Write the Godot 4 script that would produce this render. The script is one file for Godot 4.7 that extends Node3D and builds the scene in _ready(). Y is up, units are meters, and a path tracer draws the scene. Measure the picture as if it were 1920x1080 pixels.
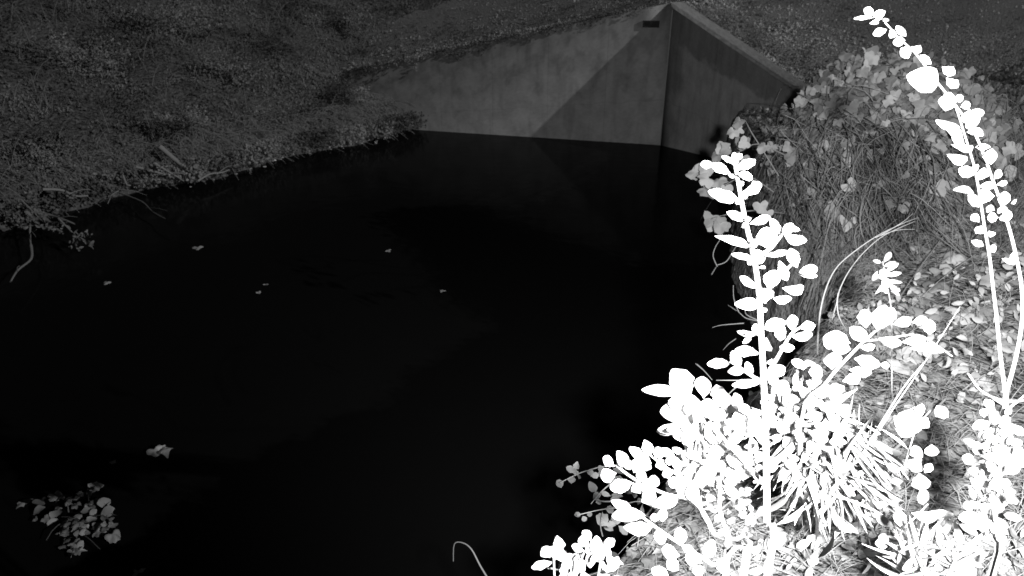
extends Node3D
# A creek at night seen by a near-infrared camera: dark water, concrete walls, leafy banks.

const EYE := Vector3(0, 3.6, 0)
const PITCH := -25.0
const FOV := 46.7
var FOCAL := 540.0 / tan(deg_to_rad(FOV / 2.0))     # in pixels of the 1920 x 1080 photograph
var LOOK := Basis.from_euler(Vector3(deg_to_rad(PITCH), 0, 0))
var rng := RandomNumberGenerator.new()
var noise := FastNoiseLite.new()
var fine := FastNoiseLite.new()
var used := {}
var M := {}
var ovate := []
var vine_leaf := []
var dead_leaf := []
var strap := []
var sprig := []

# ---------------------------------------------------------------- helpers
func lin(v: float) -> Color:
	return Color(v, v, v).linear_to_srgb()

func mat(v: float, rough := 0.8, spec := 0.5) -> StandardMaterial3D:
	var m := StandardMaterial3D.new()
	m.albedo_color = lin(v)
	m.roughness = rough
	m.metallic_specular = spec
	return m

func ray(px: float, py: float) -> Vector3:          # for depth 1 along the view axis
	return LOOK * Vector3((px - 960.0) / FOCAL, (540.0 - py) / FOCAL, -1.0)

func P(px: float, py: float, depth: float) -> Vector3:
	return EYE + ray(px, py) * depth

func onto(px: float, py: float, y: float) -> Vector3:
	var r := ray(px, py)
	return EYE + r * ((y - EYE.y) / r.y)

func onground(px: float, py: float, up := 0.0) -> Vector3:
	var r := ray(px, py)
	var d := 0.6
	var step := 0.05
	while d < 30.0:
		var p := EYE + r * d
		if p.y < near_height(p.x, p.z):
			var lo := d - step
			for i in 6:
				var mid := (lo + d) / 2.0
				var q := EYE + r * mid
				if q.y < near_height(q.x, q.z): d = mid
				else: lo = mid
			p = EYE + r * d
			return p + Vector3(0, up, 0)
		step = 0.03 + d * 0.01
		d += step
	return EYE + r * 12.0

func onfar(px: float, py: float) -> Vector3:
	var r := ray(px, py)
	var d := 6.0
	while d < 45.0:
		var p := EYE + r * d
		if p.y < far_height(p.x, p.z): return p
		d += 0.08
	return EYE + r * 20.0

func resting(px: float, py: float, off: float) -> Vector3:      # on the far bank or the water, a little towards the eye
	var a := onfar(px, py)
	var b := onto(px, py, 0.04)
	if b.distance_to(EYE) < a.distance_to(EYE): a = b
	return a + (EYE - a).normalized() * off

func numbered(called: String) -> String:
	var n: int = used.get(called, 0)
	used[called] = n + 1
	return called if n == 0 else "%s_%03d" % [called, n]

func tag(o: Node, label: String, category: String, group := "") -> Node:
	o.set_meta("label", label)
	o.set_meta("category", category)
	if group: o.set_meta("group", group)
	return o

func thing(called: String, label: String, category: String, where: Vector3, group := "") -> Node3D:
	var o := Node3D.new()
	o.name = numbered(called)
	add_child(o)
	o.position = where
	tag(o, label, category, group)
	return o

func part(called: String, mesh: Mesh, m: Material, parent: Node3D, xf := Transform3D(), stuff := false) -> MeshInstance3D:
	var o := MeshInstance3D.new()
	o.name = called
	o.mesh = mesh
	o.material_override = m
	parent.add_child(o, true)
	o.transform = xf                                 # world for top level, else moved into the parent's frame
	if parent != self:
		var up := parent
		var off := Vector3.ZERO
		while up != self:
			off += up.position
			up = up.get_parent()
		o.position = xf.origin - off
	if stuff: o.set_meta("kind", "stuff")
	return o

func structure(called: String, mesh: Mesh, m: Material, label := "") -> MeshInstance3D:
	var o := part(numbered(called), mesh, m, self)
	o.set_meta("kind", "structure")
	if label: o.set_meta("label", label)
	return o

func shaken(amount: float) -> Vector3:
	return Vector3(rng.randf_range(-1, 1), rng.randf_range(-1, 1), rng.randf_range(-1, 1)) * amount

func rr(a: float, b: float) -> float:
	return rng.randf_range(a, b)

# ---------------------------------------------------------------- terrain
const EDGE := [Vector2(-3.4, 6), Vector2(-1.6, 2.0), Vector2(-0.7, 0.0), Vector2(-0.2, -1.3), Vector2(0.12, -1.87), Vector2(0.5, -2.2), Vector2(0.82, -2.75), Vector2(1.55, -3.4), Vector2(2.5, -4.6), Vector2(2.76, -6.1), Vector2(2.84, -7.4), Vector2(3.3, -9.2), Vector2(3.9, -11.0), Vector2(4.2, -13.0), Vector2(4.9, -14.6)]
const SHORE := [Vector2(-9.2, 4), Vector2(-8.6, -4), Vector2(-8.2, -8), Vector2(-7.9, -9.9), Vector2(-6.95, -12.0), Vector2(-5.9, -12.7), Vector2(-5.25, -14.0), Vector2(-4.7, -14.9), Vector2(-3.9, -15.5), Vector2(-3.3, -16.3), Vector2(-2.75, -17.42), Vector2(-1.6, -18.6)]

func side(line: Array, p: Vector2) -> float:        # distance to a polyline, positive on its right
	var best := 1e9
	var sgn := 1.0
	for i in line.size() - 1:
		var a: Vector2 = line[i]
		var b: Vector2 = line[i + 1]
		var ab := b - a
		var q := a + ab * clampf((p - a).dot(ab) / ab.length_squared(), 0, 1)
		var d := p.distance_to(q)
		if d < best:
			best = d
			sgn = 1.0 if ab.cross(p - a) > 0 else -1.0
	return best * sgn

func near_height(x: float, z: float) -> float:
	var e := side(EDGE, Vector2(x, z)) + 0.12 * noise.get_noise_2d(x * 60.0, z * 60.0)
	var k := clampf(e, 0, 7)
	var hump := 1.22 * exp(-(pow(absf(x - 3.8) / 1.38, 3) + pow((z + 7.3) / 1.15, 2)))
	var top := 1.45 + 0.13 * k + hump * smoothstep(-0.1, 0.55, e) + 0.10 * noise.get_noise_2d(x * 40.0, z * 40.0) + 0.035 * fine.get_noise_2d(x * 90.0, z * 90.0)
	top -= 0.35 * smoothstep(-9.0, -13.0, z)
	return lerpf(-0.7, top, smoothstep(lerpf(-0.34, -0.13, smoothstep(-3.5, -5.5, z)), 0.08, e))

func far_height(x: float, z: float) -> float:
	var e := -side(SHORE, Vector2(x, z)) + 0.22 * noise.get_noise_2d(x * 60.0, z * 60.0)
	if e < 0: return maxf(-0.7, e * 0.9)
	var h := 0.35 * smoothstep(0.0, 0.35, e) + 0.44 * e
	h = minf(h, 4.2 + 0.06 * e)
	return h + 0.28 * noise.get_noise_2d(x * 22.0 + 50.0, z * 22.0) * smoothstep(0, 1.5, e) + 0.07 * fine.get_noise_2d(x * 40.0, z * 40.0)

func sheet(x0: float, x1: float, z0: float, z1: float, step: float, height: Callable) -> ArrayMesh:
	var st := SurfaceTool.new()
	st.begin(Mesh.PRIMITIVE_TRIANGLES)
	var nx := int((x1 - x0) / step) + 1
	var nz := int((z1 - z0) / step) + 1
	for j in nz:
		for i in nx:
			var x := x0 + i * step
			var z := z0 + j * step
			st.set_uv(Vector2(x, z))
			st.add_vertex(Vector3(x, height.call(x, z), z))
	for j in nz - 1:
		for i in nx - 1:
			var a := j * nx + i
			for k in [a, a + 1, a + nx, a + 1, a + nx + 1, a + nx]: st.add_index(k)
	st.generate_normals()
	return st.commit()

# ---------------------------------------------------------------- small shapes
func tube(st: SurfaceTool, pts: Array, r0: float, r1: float, sides := 6) -> void:
	var up := Vector3(0.31, 0.2, 0.93)
	var rings := []
	for i in pts.size():
		var t: Vector3 = (pts[mini(i + 1, pts.size() - 1)] - pts[maxi(i - 1, 0)]).normalized()
		var a := t.cross(up)
		if a.length() < 0.1: a = t.cross(Vector3.RIGHT)
		a = a.normalized()
		var b := t.cross(a)
		var r := lerpf(r0, r1, float(i) / (pts.size() - 1))
		var ring := []
		for k in sides:
			var w := TAU * k / sides
			ring.append([pts[i] + (a * cos(w) + b * sin(w)) * r, a * cos(w) + b * sin(w)])
		rings.append(ring)
	for i in pts.size() - 1:
		for k in sides:
			var n := (k + 1) % sides
			for v in [rings[i][k], rings[i + 1][k], rings[i][n], rings[i][n], rings[i + 1][k], rings[i + 1][n]]:
				st.set_normal(v[1])
				st.add_vertex(v[0])
	for e in [0, pts.size() - 1]:
		for k in range(1, sides - 1):
			for v in ([rings[e][0], rings[e][k], rings[e][k + 1]] if e else [rings[e][0], rings[e][k + 1], rings[e][k]]):
				st.set_normal(v[1])
				st.add_vertex(v[0])

func smooth(pts: Array, per := 4) -> Array:          # Catmull-Rom through the points
	var out := []
	for i in pts.size() - 1:
		var a = pts[maxi(i - 1, 0)]
		var b = pts[i]
		var c = pts[i + 1]
		var d = pts[mini(i + 2, pts.size() - 1)]
		for k in per:
			var t := float(k) / per
			out.append(b.cubic_interpolate(c, a, d, t))
	out.append(pts[-1])
	return out

func tube_mesh(pts: Array, r0: float, r1: float, sides := 6, per := 4) -> ArrayMesh:
	var st := SurfaceTool.new()
	st.begin(Mesh.PRIMITIVE_TRIANGLES)
	tube(st, smooth(pts, per) if pts.size() > 2 else pts, r0, r1, sides)
	return st.commit()

func blade_mesh(profile: Array, fold: float, bend: float, twist: float, wave: float, eased := false) -> ArrayMesh:
	# length 1 along +Y, full width 1 at the widest, upper face towards +Z
	var st := SurfaceTool.new()
	st.begin(Mesh.PRIMITIVE_TRIANGLES)
	var n := profile.size()
	for i in n:
		var t := ease_row(float(i) / (n - 1)) if eased else float(i) / (n - 1)
		var w: float = profile[i] * 0.5
		for k in [-1.0, 0.0, 1.0]:
			var x: float = k * w * (1.0 + wave * sin(t * 17.0 + k * 2.0))
			var z: float = fold * absf(x) - bend * (t - 0.25) * (t - 0.25) + twist * x * (t - 0.4) + wave * 0.25 * sin(t * 11.0 + k * 1.7) * absf(k)
			st.set_uv(Vector2(k * 0.5 + 0.5, t))
			st.add_vertex(Vector3(x, t, z))
	for i in n - 1:
		for k in 2:
			var a := i * 3 + k
			for q in [a, a + 3, a + 1, a + 1, a + 3, a + 4]: st.add_index(q)
	st.generate_normals()
	return st.commit()

func oval_mesh(lead: float, blunt: float, fold: float, bend: float, twist: float, wave: float) -> ArrayMesh:
	var rows := []
	for i in 13:
		var t := ease_row(i / 12.0)
		rows.append(0.06 if t < 0.09 else maxf(0.03, pow(sin(PI * pow((t - 0.06) / 0.94, lead)), blunt)))
	return blade_mesh(rows, fold, bend, twist, wave, true)

func ease_row(u: float) -> float:
	return 1.0 - pow(1.0 - u, 1.6)

func lobed_mesh(lobes: int, deep: float, curl: float, rough: float, n := 20) -> ArrayMesh:
	# a broad lobed leaf, stalk end at the origin, about 1 long and 1 wide, with raised or drooping rim
	var st := SurfaceTool.new()
	st.begin(Mesh.PRIMITIVE_TRIANGLES)
	var c := Vector3(0, 0.38, 0)
	st.set_uv(Vector2(0.5, 0.4))
	st.add_vertex(c)
	var ph := rr(0, TAU)
	for ring in 2:
		for i in n:
			var a := TAU * i / n - PI / 2.0
			var s := 1.0 - pow(absf(cos(0.5 * (a + PI / 2.0))), 14.0) * 0.75     # notch at the stalk
			var r := (0.5 + deep * cos(lobes * (a - PI / 2.0)) + rough * sin(a * 9.0 + ph)) * s * (0.55 if ring == 0 else 1.0)
			var p := c + Vector3(cos(a) * r * 1.02, sin(a) * r * 1.1, 0)
			p.z = -curl * r * r + (0.10 + curl * 0.2) * r * sin(a * 3.0 + ph) + 0.25 * curl * absf(p.x)
			st.set_uv(Vector2(p.x + 0.5, p.y))
			st.add_vertex(p)
	for i in n:
		var j := (i + 1) % n
		for q in [0, 1 + j, 1 + i, 1 + i, 1 + j, 1 + n + i, 1 + j, 1 + n + j, 1 + n + i]: st.add_index(q)
	st.generate_normals()
	return st.commit()

func make_meshes() -> void:
	ovate = [oval_mesh(0.95, 0.56, 0.25, 0.25, 0.2, 0.03), oval_mesh(1.3, 0.6, 0.15, -0.2, -0.3, 0.05), oval_mesh(0.8, 0.72, 0.3, 0.4, 0.25, 0.06), oval_mesh(1.0, 0.55, 0.12, 0.15, -0.15, 0.04), oval_mesh(1.1, 0.62, -0.2, 0.55, 0.5, 0.09)]
	strap = [blade_mesh([0.7, 0.9, 1.0, 1.0, 0.95, 0.85, 0.65, 0.4, 0.03], 0.3, 0.3, 0.0, 0.02), blade_mesh([0.7, 0.9, 1.0, 1.0, 0.95, 0.85, 0.65, 0.4, 0.03], 0.3, 0.75, 1.5, 0.02), blade_mesh([0.6, 0.8, 1.0, 1.0, 0.9, 0.8, 0.6, 0.3, 0.03], 0.3, 1.15, -1.2, 0.03)]
	for i in 5: vine_leaf.append(lobed_mesh([3, 5, 3, 5, 3][i], [0.06, 0.07, 0.09, 0.08, 0.05][i], [0.3, 0.6, 0.15, 0.8, 0.45][i], 0.032, 22))
	for i in 5: dead_leaf.append(lobed_mesh([5, 3, 5, 3, 7][i], [0.10, 0.07, 0.13, 0.05, 0.06][i], [0.9, 1.3, 0.6, 1.7, 0.4][i], 0.035))
	# a sprig: a few small leaves at all angles, for ground cover too small to pick apart
	for v in 3:
		var st := SurfaceTool.new()
		st.begin(Mesh.PRIMITIVE_TRIANGLES)
		for k in 6:
			var b := Basis.from_euler(Vector3(rr(-1.3, 0.2), TAU * k / 6 + rr(-0.5, 0.5), rr(-0.5, 0.5))).scaled_local(Vector3(rr(0.35, 0.6), rr(0.6, 1.1), 0.6))
			st.append_from(ovate[(k + v) % 4], 0, Transform3D(b, Vector3(rr(-0.3, 0.3), rr(0, 0.5), rr(-0.3, 0.3))))
		sprig.append(st.commit())

func leaf_xf(a: Vector3, b: Vector3, width: float, tilt := 0.6) -> Transform3D:
	var y := b - a
	var n := (EYE - a).normalized() + shaken(tilt)
	var x := y.cross(n).normalized()
	var z := x.cross(y).normalized()
	return Transform3D(Basis(x * width, y, z * y.length()), a)

func green() -> Material:
	return M.leaf[rng.randi() % M.leaf.size()]

# leaves given as base x, y, tip x, y, width in pixels of an enlarged view whose corner is (ox, oy) and scale is s
func leaves(parent: Node3D, ox: float, oy: float, s: float, d0: float, d1: float, list: Array, called := "leaf", lift := 0.03) -> void:
	for i in range(0, list.size(), 5):
		var bx: float = ox + list[i] / s
		var by: float = oy + list[i + 1] / s
		var tx: float = ox + list[i + 2] / s
		var ty: float = oy + list[i + 3] / s
		var d := lerpf(d0, d1, clampf(by / 1080.0, 0, 1)) + rr(-lift, lift * 0.3)
		var a := P(bx, by, d)
		var flat := Vector2(tx - bx, ty - by).length() / FOCAL * d
		var b := P(tx, ty, d + rr(-0.55, 0.45) * flat)
		part(called, ovate[rng.randi() % 5], green(), parent, leaf_xf(a, b, list[i + 4] / s / FOCAL * d * rr(0.95, 1.12), 0.35))

func inside(poly: Array, p: Vector2) -> bool:
	return Geometry2D.is_point_in_polygon(p, PackedVector2Array(poly))

func pick(poly: Array) -> Vector2:
	var lo := Vector2(1e9, 1e9)
	var hi := -lo
	for p in poly:
		lo = lo.min(p)
		hi = hi.max(p)
	for i in 400:
		var q := Vector2(rr(lo.x, hi.x), rr(lo.y, hi.y))
		if inside(poly, q): return q
	return poly[0]

func fill_leaves(parent: Node3D, poly: Array, n: int, d0: float, d1: float, size0: float, size1: float, fat := 0.58) -> void:
	for i in n:
		var q := pick(poly)
		var d := rr(d0, d1)
		var a := P(q.x, q.y, d)
		var dir := (LOOK * Vector3(rr(-1, 1), rr(-0.6, 1), rr(-0.7, 0.7))).normalized()
		var l := rr(size0, size1)
		part("leaf", ovate[rng.randi() % 5], green(), parent, leaf_xf(a, a + dir * l, l * fat * rr(0.85, 1.2), 0.8))

func stem(called: String, parent: Node3D, list: Array, d0: float, d1: float, r0: float, r1: float, m: Material, base: Vector3 = Vector3.INF) -> void:
	var pts := []
	if base != Vector3.INF: pts.append(base)
	var n := list.size() / 2
	for i in n: pts.append(P(list[i * 2], list[i * 2 + 1], lerpf(d0, d1, float(i) / (n - 1))))
	part(called, tube_mesh(pts, r0, r1, 7), m, parent)

func scatter(called: String, meshes: Array, m: Material, parent: Node3D, spots: Array) -> void:
	# spots: [Transform3D, ...] split between the meshes; ground cover too fine to pick apart
	for v in meshes.size():
		var mine := []
		for i in spots.size():
			if i % meshes.size() == v: mine.append(spots[i])
		var mm := MultiMesh.new()
		mm.transform_format = MultiMesh.TRANSFORM_3D
		mm.use_colors = true
		mm.mesh = meshes[v]
		mm.instance_count = mine.size()
		for i in mine.size():
			mm.set_instance_transform(i, mine[i])
			var o3: Vector3 = mine[i].origin
			var c := rr(0.6, 1.0) * clampf(0.95 + 1.5 * noise.get_noise_3d(o3.x * 26.0, o3.y * 26.0, o3.z * 26.0), 0.4, 1.35)    # patches of different growth
			mm.set_instance_color(i, Color(c, c, c))
		var o := MultiMeshInstance3D.new()
		o.name = called if parent != self else numbered(called)
		o.multimesh = mm
		o.material_override = m
		parent.add_child(o, true)
		if parent != self: o.position = -parent.position
		o.set_meta("kind", "stuff")

# ---------------------------------------------------------------- textures
func noise_tex(freq: float, lo: float, hi: float, octaves := 5, seed_ := 3) -> NoiseTexture2D:
	var t := NoiseTexture2D.new()
	t.width = 512
	t.height = 512
	t.seamless = true
	var n := FastNoiseLite.new()
	n.seed = seed_
	n.frequency = freq
	n.fractal_octaves = octaves
	t.noise = n
	var g := Gradient.new()
	g.offsets = PackedFloat32Array([0.2, 0.8])
	g.colors = PackedColorArray([lin(lo), lin(hi)])
	t.color_ramp = g
	return t

func soil(lo: float, hi: float, scale: float, seed_: int, bump := 2.0) -> StandardMaterial3D:
	var m := StandardMaterial3D.new()
	m.roughness = 1.0
	m.metallic_specular = 0.1
	m.albedo_texture = noise_tex(0.02, lo, hi, 6, seed_)
	m.uv1_triplanar = true
	m.uv1_world_triplanar = true
	m.uv1_scale = Vector3(scale, scale, scale)
	m.heightmap_enabled = true
	m.heightmap_texture = noise_tex(0.03, 0.0, 1.0, 5, seed_ + 1)
	m.heightmap_scale = bump
	return m

func concrete(base: float, seed_: int, wing: bool) -> StandardMaterial3D:
	# board-marked, weathered concrete; u runs along the wall, v down from the coping
	var w := 768
	var h := 512
	var im := Image.create(w, h, false, Image.FORMAT_RGB8)
	var a := FastNoiseLite.new()
	a.seed = seed_
	a.frequency = 0.012
	a.fractal_octaves = 5
	var b := FastNoiseLite.new()
	b.seed = seed_ + 9
	b.frequency = 0.09
	for y in h:
		for x in w:
			var u := float(x) / w
			var v := float(y) / h
			var g := base * (1.0 + 0.22 * a.get_noise_2d(x * 2.0, y) + 0.12 * b.get_noise_2d(x, y))
			g *= 1.0 - 0.34 * maxf(0.0, a.get_noise_2d(x * 3.0, y * 0.25 + 900.0))      # runs from rain
			g *= 1.0 + 0.10 * smoothstep(0.75, 1.0, v)
			if fposmod(u * (4.0 if wing else 7.0), 1.0) < 0.008: g *= 0.8                # panel joints
			if absf(v - 0.52 - 0.004 * a.get_noise_2d(x, 0)) < 0.003: g *= 0.88          # pour line
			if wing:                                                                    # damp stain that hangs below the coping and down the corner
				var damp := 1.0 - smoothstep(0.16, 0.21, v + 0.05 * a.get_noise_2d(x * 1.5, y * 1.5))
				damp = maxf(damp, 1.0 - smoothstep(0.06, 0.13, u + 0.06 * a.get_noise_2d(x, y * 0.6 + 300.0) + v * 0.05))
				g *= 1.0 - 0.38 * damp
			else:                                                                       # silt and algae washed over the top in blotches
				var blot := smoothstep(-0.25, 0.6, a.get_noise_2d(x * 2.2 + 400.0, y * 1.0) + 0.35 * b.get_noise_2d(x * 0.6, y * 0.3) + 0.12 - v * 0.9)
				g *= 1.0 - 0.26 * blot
				g *= lerpf(0.58, 1.0, smoothstep(0.25, 0.85, u * 0.62 + v * 0.5))           # darker towards the low end and the top
			im.set_pixel(x, y, lin(clampf(g, 0.01, 0.9)))
	var m := StandardMaterial3D.new()
	m.albedo_texture = ImageTexture.create_from_image(im)
	m.roughness = 0.92
	m.metallic_specular = 0.25
	m.texture_repeat = false
	return m

# ---------------------------------------------------------------- walls
func wall_prism(a: Vector3, b: Vector3, back: Vector3, foot: float) -> ArrayMesh:
	# a wall whose creek face runs from a to b (their tops) down to foot, with thickness back
	var st := SurfaceTool.new()
	st.begin(Mesh.PRIMITIVE_TRIANGLES)
	var fa := Vector3(a.x, foot, a.z)
	var fb := Vector3(b.x, foot, b.z)
	var cols := 14
	var quad := func(p, q, r, s, ups):
		for k in [[p, ups[0]], [q, ups[1]], [r, ups[2]], [p, ups[0]], [r, ups[2]], [s, ups[3]]]:
			st.set_uv(k[1])
			st.add_vertex(k[0])
	for i in cols:
		var t0 := float(i) / cols
		var t1 := float(i + 1) / cols
		quad.call(a.lerp(b, t0), a.lerp(b, t1), fa.lerp(fb, t1), fa.lerp(fb, t0), [Vector2(t0, 0), Vector2(t1, 0), Vector2(t1, 1), Vector2(t0, 1)])
	var z := [Vector2(0, 0.3), Vector2(1, 0.3), Vector2(1, 0.35), Vector2(0, 0.35)]
	quad.call(a + back, b + back, b, a, z)
	quad.call(b + back, a + back, fa + back, fb + back, z)
	quad.call(a + back, a, fa, fa + back, z)
	quad.call(b, b + back, fb + back, fb, z)
	st.generate_normals()
	return st.commit()

func strip(chain: Array, dirs: Array, vs: Array, slope: Array) -> ArrayMesh:
	# earth behind a wall: rows step back from the chain of wall tops
	var st := SurfaceTool.new()
	st.begin(Mesh.PRIMITIVE_TRIANGLES)
	var fine_chain := []
	var n := 0
	for i in chain.size() - 1:
		var m := 24
		for k in m + (1 if i == chain.size() - 2 else 0):
			var t := float(k) / m
			var d: Vector2 = dirs[i].lerp(dirs[i + 1], t)
			fine_chain.append([chain[i].lerp(chain[i + 1], t), d.normalized(), lerpf(slope[i], slope[i + 1], t)])
	n = fine_chain.size()
	for v in vs:
		for c in fine_chain:
			var p: Vector3 = c[0] + Vector3(c[1].x, 0, c[1].y) * v
			p.y += c[2] * v + (0.12 * noise.get_noise_2d(p.x * 35.0, p.z * 35.0) + 0.05 * fine.get_noise_2d(p.x * 60.0, p.z * 60.0)) * smoothstep(0.3, 1.0, v) - 0.12
			st.add_vertex(p)
	for j in vs.size() - 1:
		for i in n - 1:
			var a := j * n + i
			for k in [a, a + n, a + 1, a + 1, a + n, a + n + 1]: st.add_index(k)
	st.generate_normals()
	return st.commit()

# ---------------------------------------------------------------- the scene
func _ready() -> void:
	# camera, sky, moonlight, exposure
	rng.seed = 20
	var cam := Camera3D.new()
	cam.name = "camera"
	cam.fov = FOV
	cam.far = 400.0
	cam.near = 0.05
	cam.position = EYE
	cam.rotation_degrees = Vector3(PITCH, 0, 0)
	var lens := CameraAttributesPhysical.new()
	lens.frustum_focal_length = 12.0 / tan(deg_to_rad(FOV / 2.0))
	lens.frustum_near = 0.05
	lens.frustum_far = 400.0
	lens.frustum_focus_distance = 2.1
	lens.exposure_aperture = 6.3
	cam.attributes = lens
	add_child(cam)
	var sky := ProceduralSkyMaterial.new()
	sky.sky_top_color = lin(0.006)
	sky.sky_horizon_color = lin(0.010)
	sky.ground_bottom_color = lin(0.002)
	sky.ground_horizon_color = lin(0.004)
	var env := Environment.new()
	env.background_mode = Environment.BG_SKY
	env.sky = Sky.new()
	env.sky.sky_material = sky
	env.tonemap_mode = Environment.TONE_MAPPER_LINEAR
	env.tonemap_exposure = 1.0
	env.sdfgi_enabled = true
	env.ssao_enabled = true
	env.ssil_enabled = true
	var world := WorldEnvironment.new()
	world.name = "environment"
	world.environment = env
	add_child(world)
	var moon := DirectionalLight3D.new()
	moon.name = "moon"
	moon.light_energy = 0.62
	moon.light_angular_distance = 0.5
	moon.sky_mode = DirectionalLight3D.SKY_MODE_LIGHT_ONLY
	moon.shadow_enabled = true
	add_child(moon)
	moon.look_at_from_position(Vector3(1, 0.5, 0.609), Vector3.ZERO)
	noise.seed = 5
	noise.frequency = 0.02
	noise.fractal_octaves = 4
	fine.seed = 11
	fine.frequency = 0.05
	materials()
	lamp()
	make_meshes()
	setting()
	walls()
	near_bank_plants()
	shrubs()
	far_bank_plants()
	floating()

func materials() -> void:
	M.leaf = [mat(0.34, 0.55, 0.3), mat(0.42, 0.6, 0.3), mat(0.5, 0.6, 0.3)]
	M.vine = [mat(0.19, 0.75, 0.2), mat(0.28, 0.75, 0.2), mat(0.38, 0.75, 0.2)]
	M.bark = mat(0.36, 0.7, 0.3)
	M.twig = mat(0.20, 0.85, 0.2)
	M.straw = mat(0.17, 0.8, 0.2)
	M.cane = mat(0.34, 0.7, 0.3)
	M.dead = [mat(0.26, 0.85, 0.2), mat(0.36, 0.85, 0.2), mat(0.46, 0.8, 0.2)]
	M.wet = [mat(0.07, 0.6, 0.4), mat(0.11, 0.6, 0.4), mat(0.16, 0.6, 0.4)]
	M.soaked = [mat(0.10, 0.6, 0.4), mat(0.17, 0.6, 0.4), mat(0.26, 0.6, 0.4)]
	M.farwood = mat(0.155, 0.9, 0.1)
	M.cover = mat(0.22, 0.9, 0.1)
	M.cover.vertex_color_use_as_albedo = true
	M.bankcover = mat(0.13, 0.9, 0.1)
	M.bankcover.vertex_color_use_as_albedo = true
	M.turf = mat(0.42, 0.9, 0.1)
	M.turf.vertex_color_use_as_albedo = true
	M.brush = mat(0.17, 0.9, 0.1)
	M.brush.vertex_color_use_as_albedo = true
	M.litter = mat(0.32, 0.9, 0.1)
	M.litter.vertex_color_use_as_albedo = true
	M.black = mat(0.015, 0.7, 0.3)

func lamp() -> void:
	# the infrared floodlight of the gauge camera, on its pole behind the lens
	var at := Vector3(0.22, 3.72, 0.10)
	var t := thing("infrared_floodlight", "small round infrared floodlight on a steel pole beside the camera", "floodlight", Vector3(0.22, 1.4, 0.24))
	var aim := Basis.looking_at(Vector3(0.42, -0.38, -1.0).normalized())
	var pole := CylinderMesh.new()
	pole.top_radius = 0.024
	pole.bottom_radius = 0.028
	pole.height = 2.35
	part("pole", pole, mat(0.3, 0.5), t, Transform3D(Basis(), Vector3(0.22, 2.47, 0.24)))
	var can := CylinderMesh.new()
	can.top_radius = 0.062
	can.bottom_radius = 0.05
	can.height = 0.09
	part("housing", can, mat(0.05, 0.5), t, Transform3D(aim * Basis(Vector3.RIGHT, -PI / 2), at + aim.z * 0.055))
	var face := SphereMesh.new()
	face.radius = 0.05
	face.height = 0.02
	var glow := mat(0.8)
	glow.emission_enabled = true
	glow.emission = Color.WHITE
	glow.emission_energy_multiplier = 2.0
	part("lens", face, glow, t, Transform3D(aim * Basis(Vector3.RIGHT, PI / 2), at))
	var l := SpotLight3D.new()
	l.name = "infrared_beam"
	l.light_energy = 50.0
	l.light_size = 0.05
	l.spot_angle = 58.0
	l.spot_angle_attenuation = 1.0
	l.spot_range = 60.0
	l.spot_attenuation = 2.0
	l.shadow_enabled = true
	add_child(l)
	l.transform = Transform3D(aim, at - aim.z * 0.03)

func setting() -> void:
	var bed := PlaneMesh.new()
	bed.size = Vector2(300, 300)
	var o := structure("creek_bed", bed, soil(0.02, 0.05, 0.3, 40))
	o.position = Vector3(0, -0.75, 0)
	var w := StandardMaterial3D.new()
	w.albedo_color = lin(0.0045)
	w.roughness = 0.10
	w.metallic_specular = 0.085
	w.normal_enabled = true
	var nt := NoiseTexture2D.new()
	nt.width = 512
	nt.height = 512
	nt.seamless = true
	nt.as_normal_map = true
	nt.bump_strength = 1.5
	var nn := FastNoiseLite.new()
	nn.seed = 8
	nn.frequency = 0.012
	nn.fractal_octaves = 3
	nt.noise = nn
	w.normal_texture = nt
	w.normal_scale = 0.22
	w.uv1_triplanar = true
	w.uv1_world_triplanar = true
	w.uv1_scale = Vector3(0.35, 0.35, 0.35)
	var water := PlaneMesh.new()
	water.size = Vector2(40, 50)
	o = structure("creek_water", water, w, "dark still creek water")
	o.position = Vector3(0, 0, -15)
	structure("near_bank", sheet(-3.0, 11.0, -15.5, 4.0, 0.07, near_height), soil(0.13, 0.32, 0.9, 21, 3.0), "littered earth bank under the camera")
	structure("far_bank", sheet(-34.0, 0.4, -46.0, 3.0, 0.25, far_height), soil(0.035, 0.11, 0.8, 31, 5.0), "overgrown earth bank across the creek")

const C := Vector3(3.5, 3.1, -15.7)
const E := Vector3(5.32, 1.8, -13.3)

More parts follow.
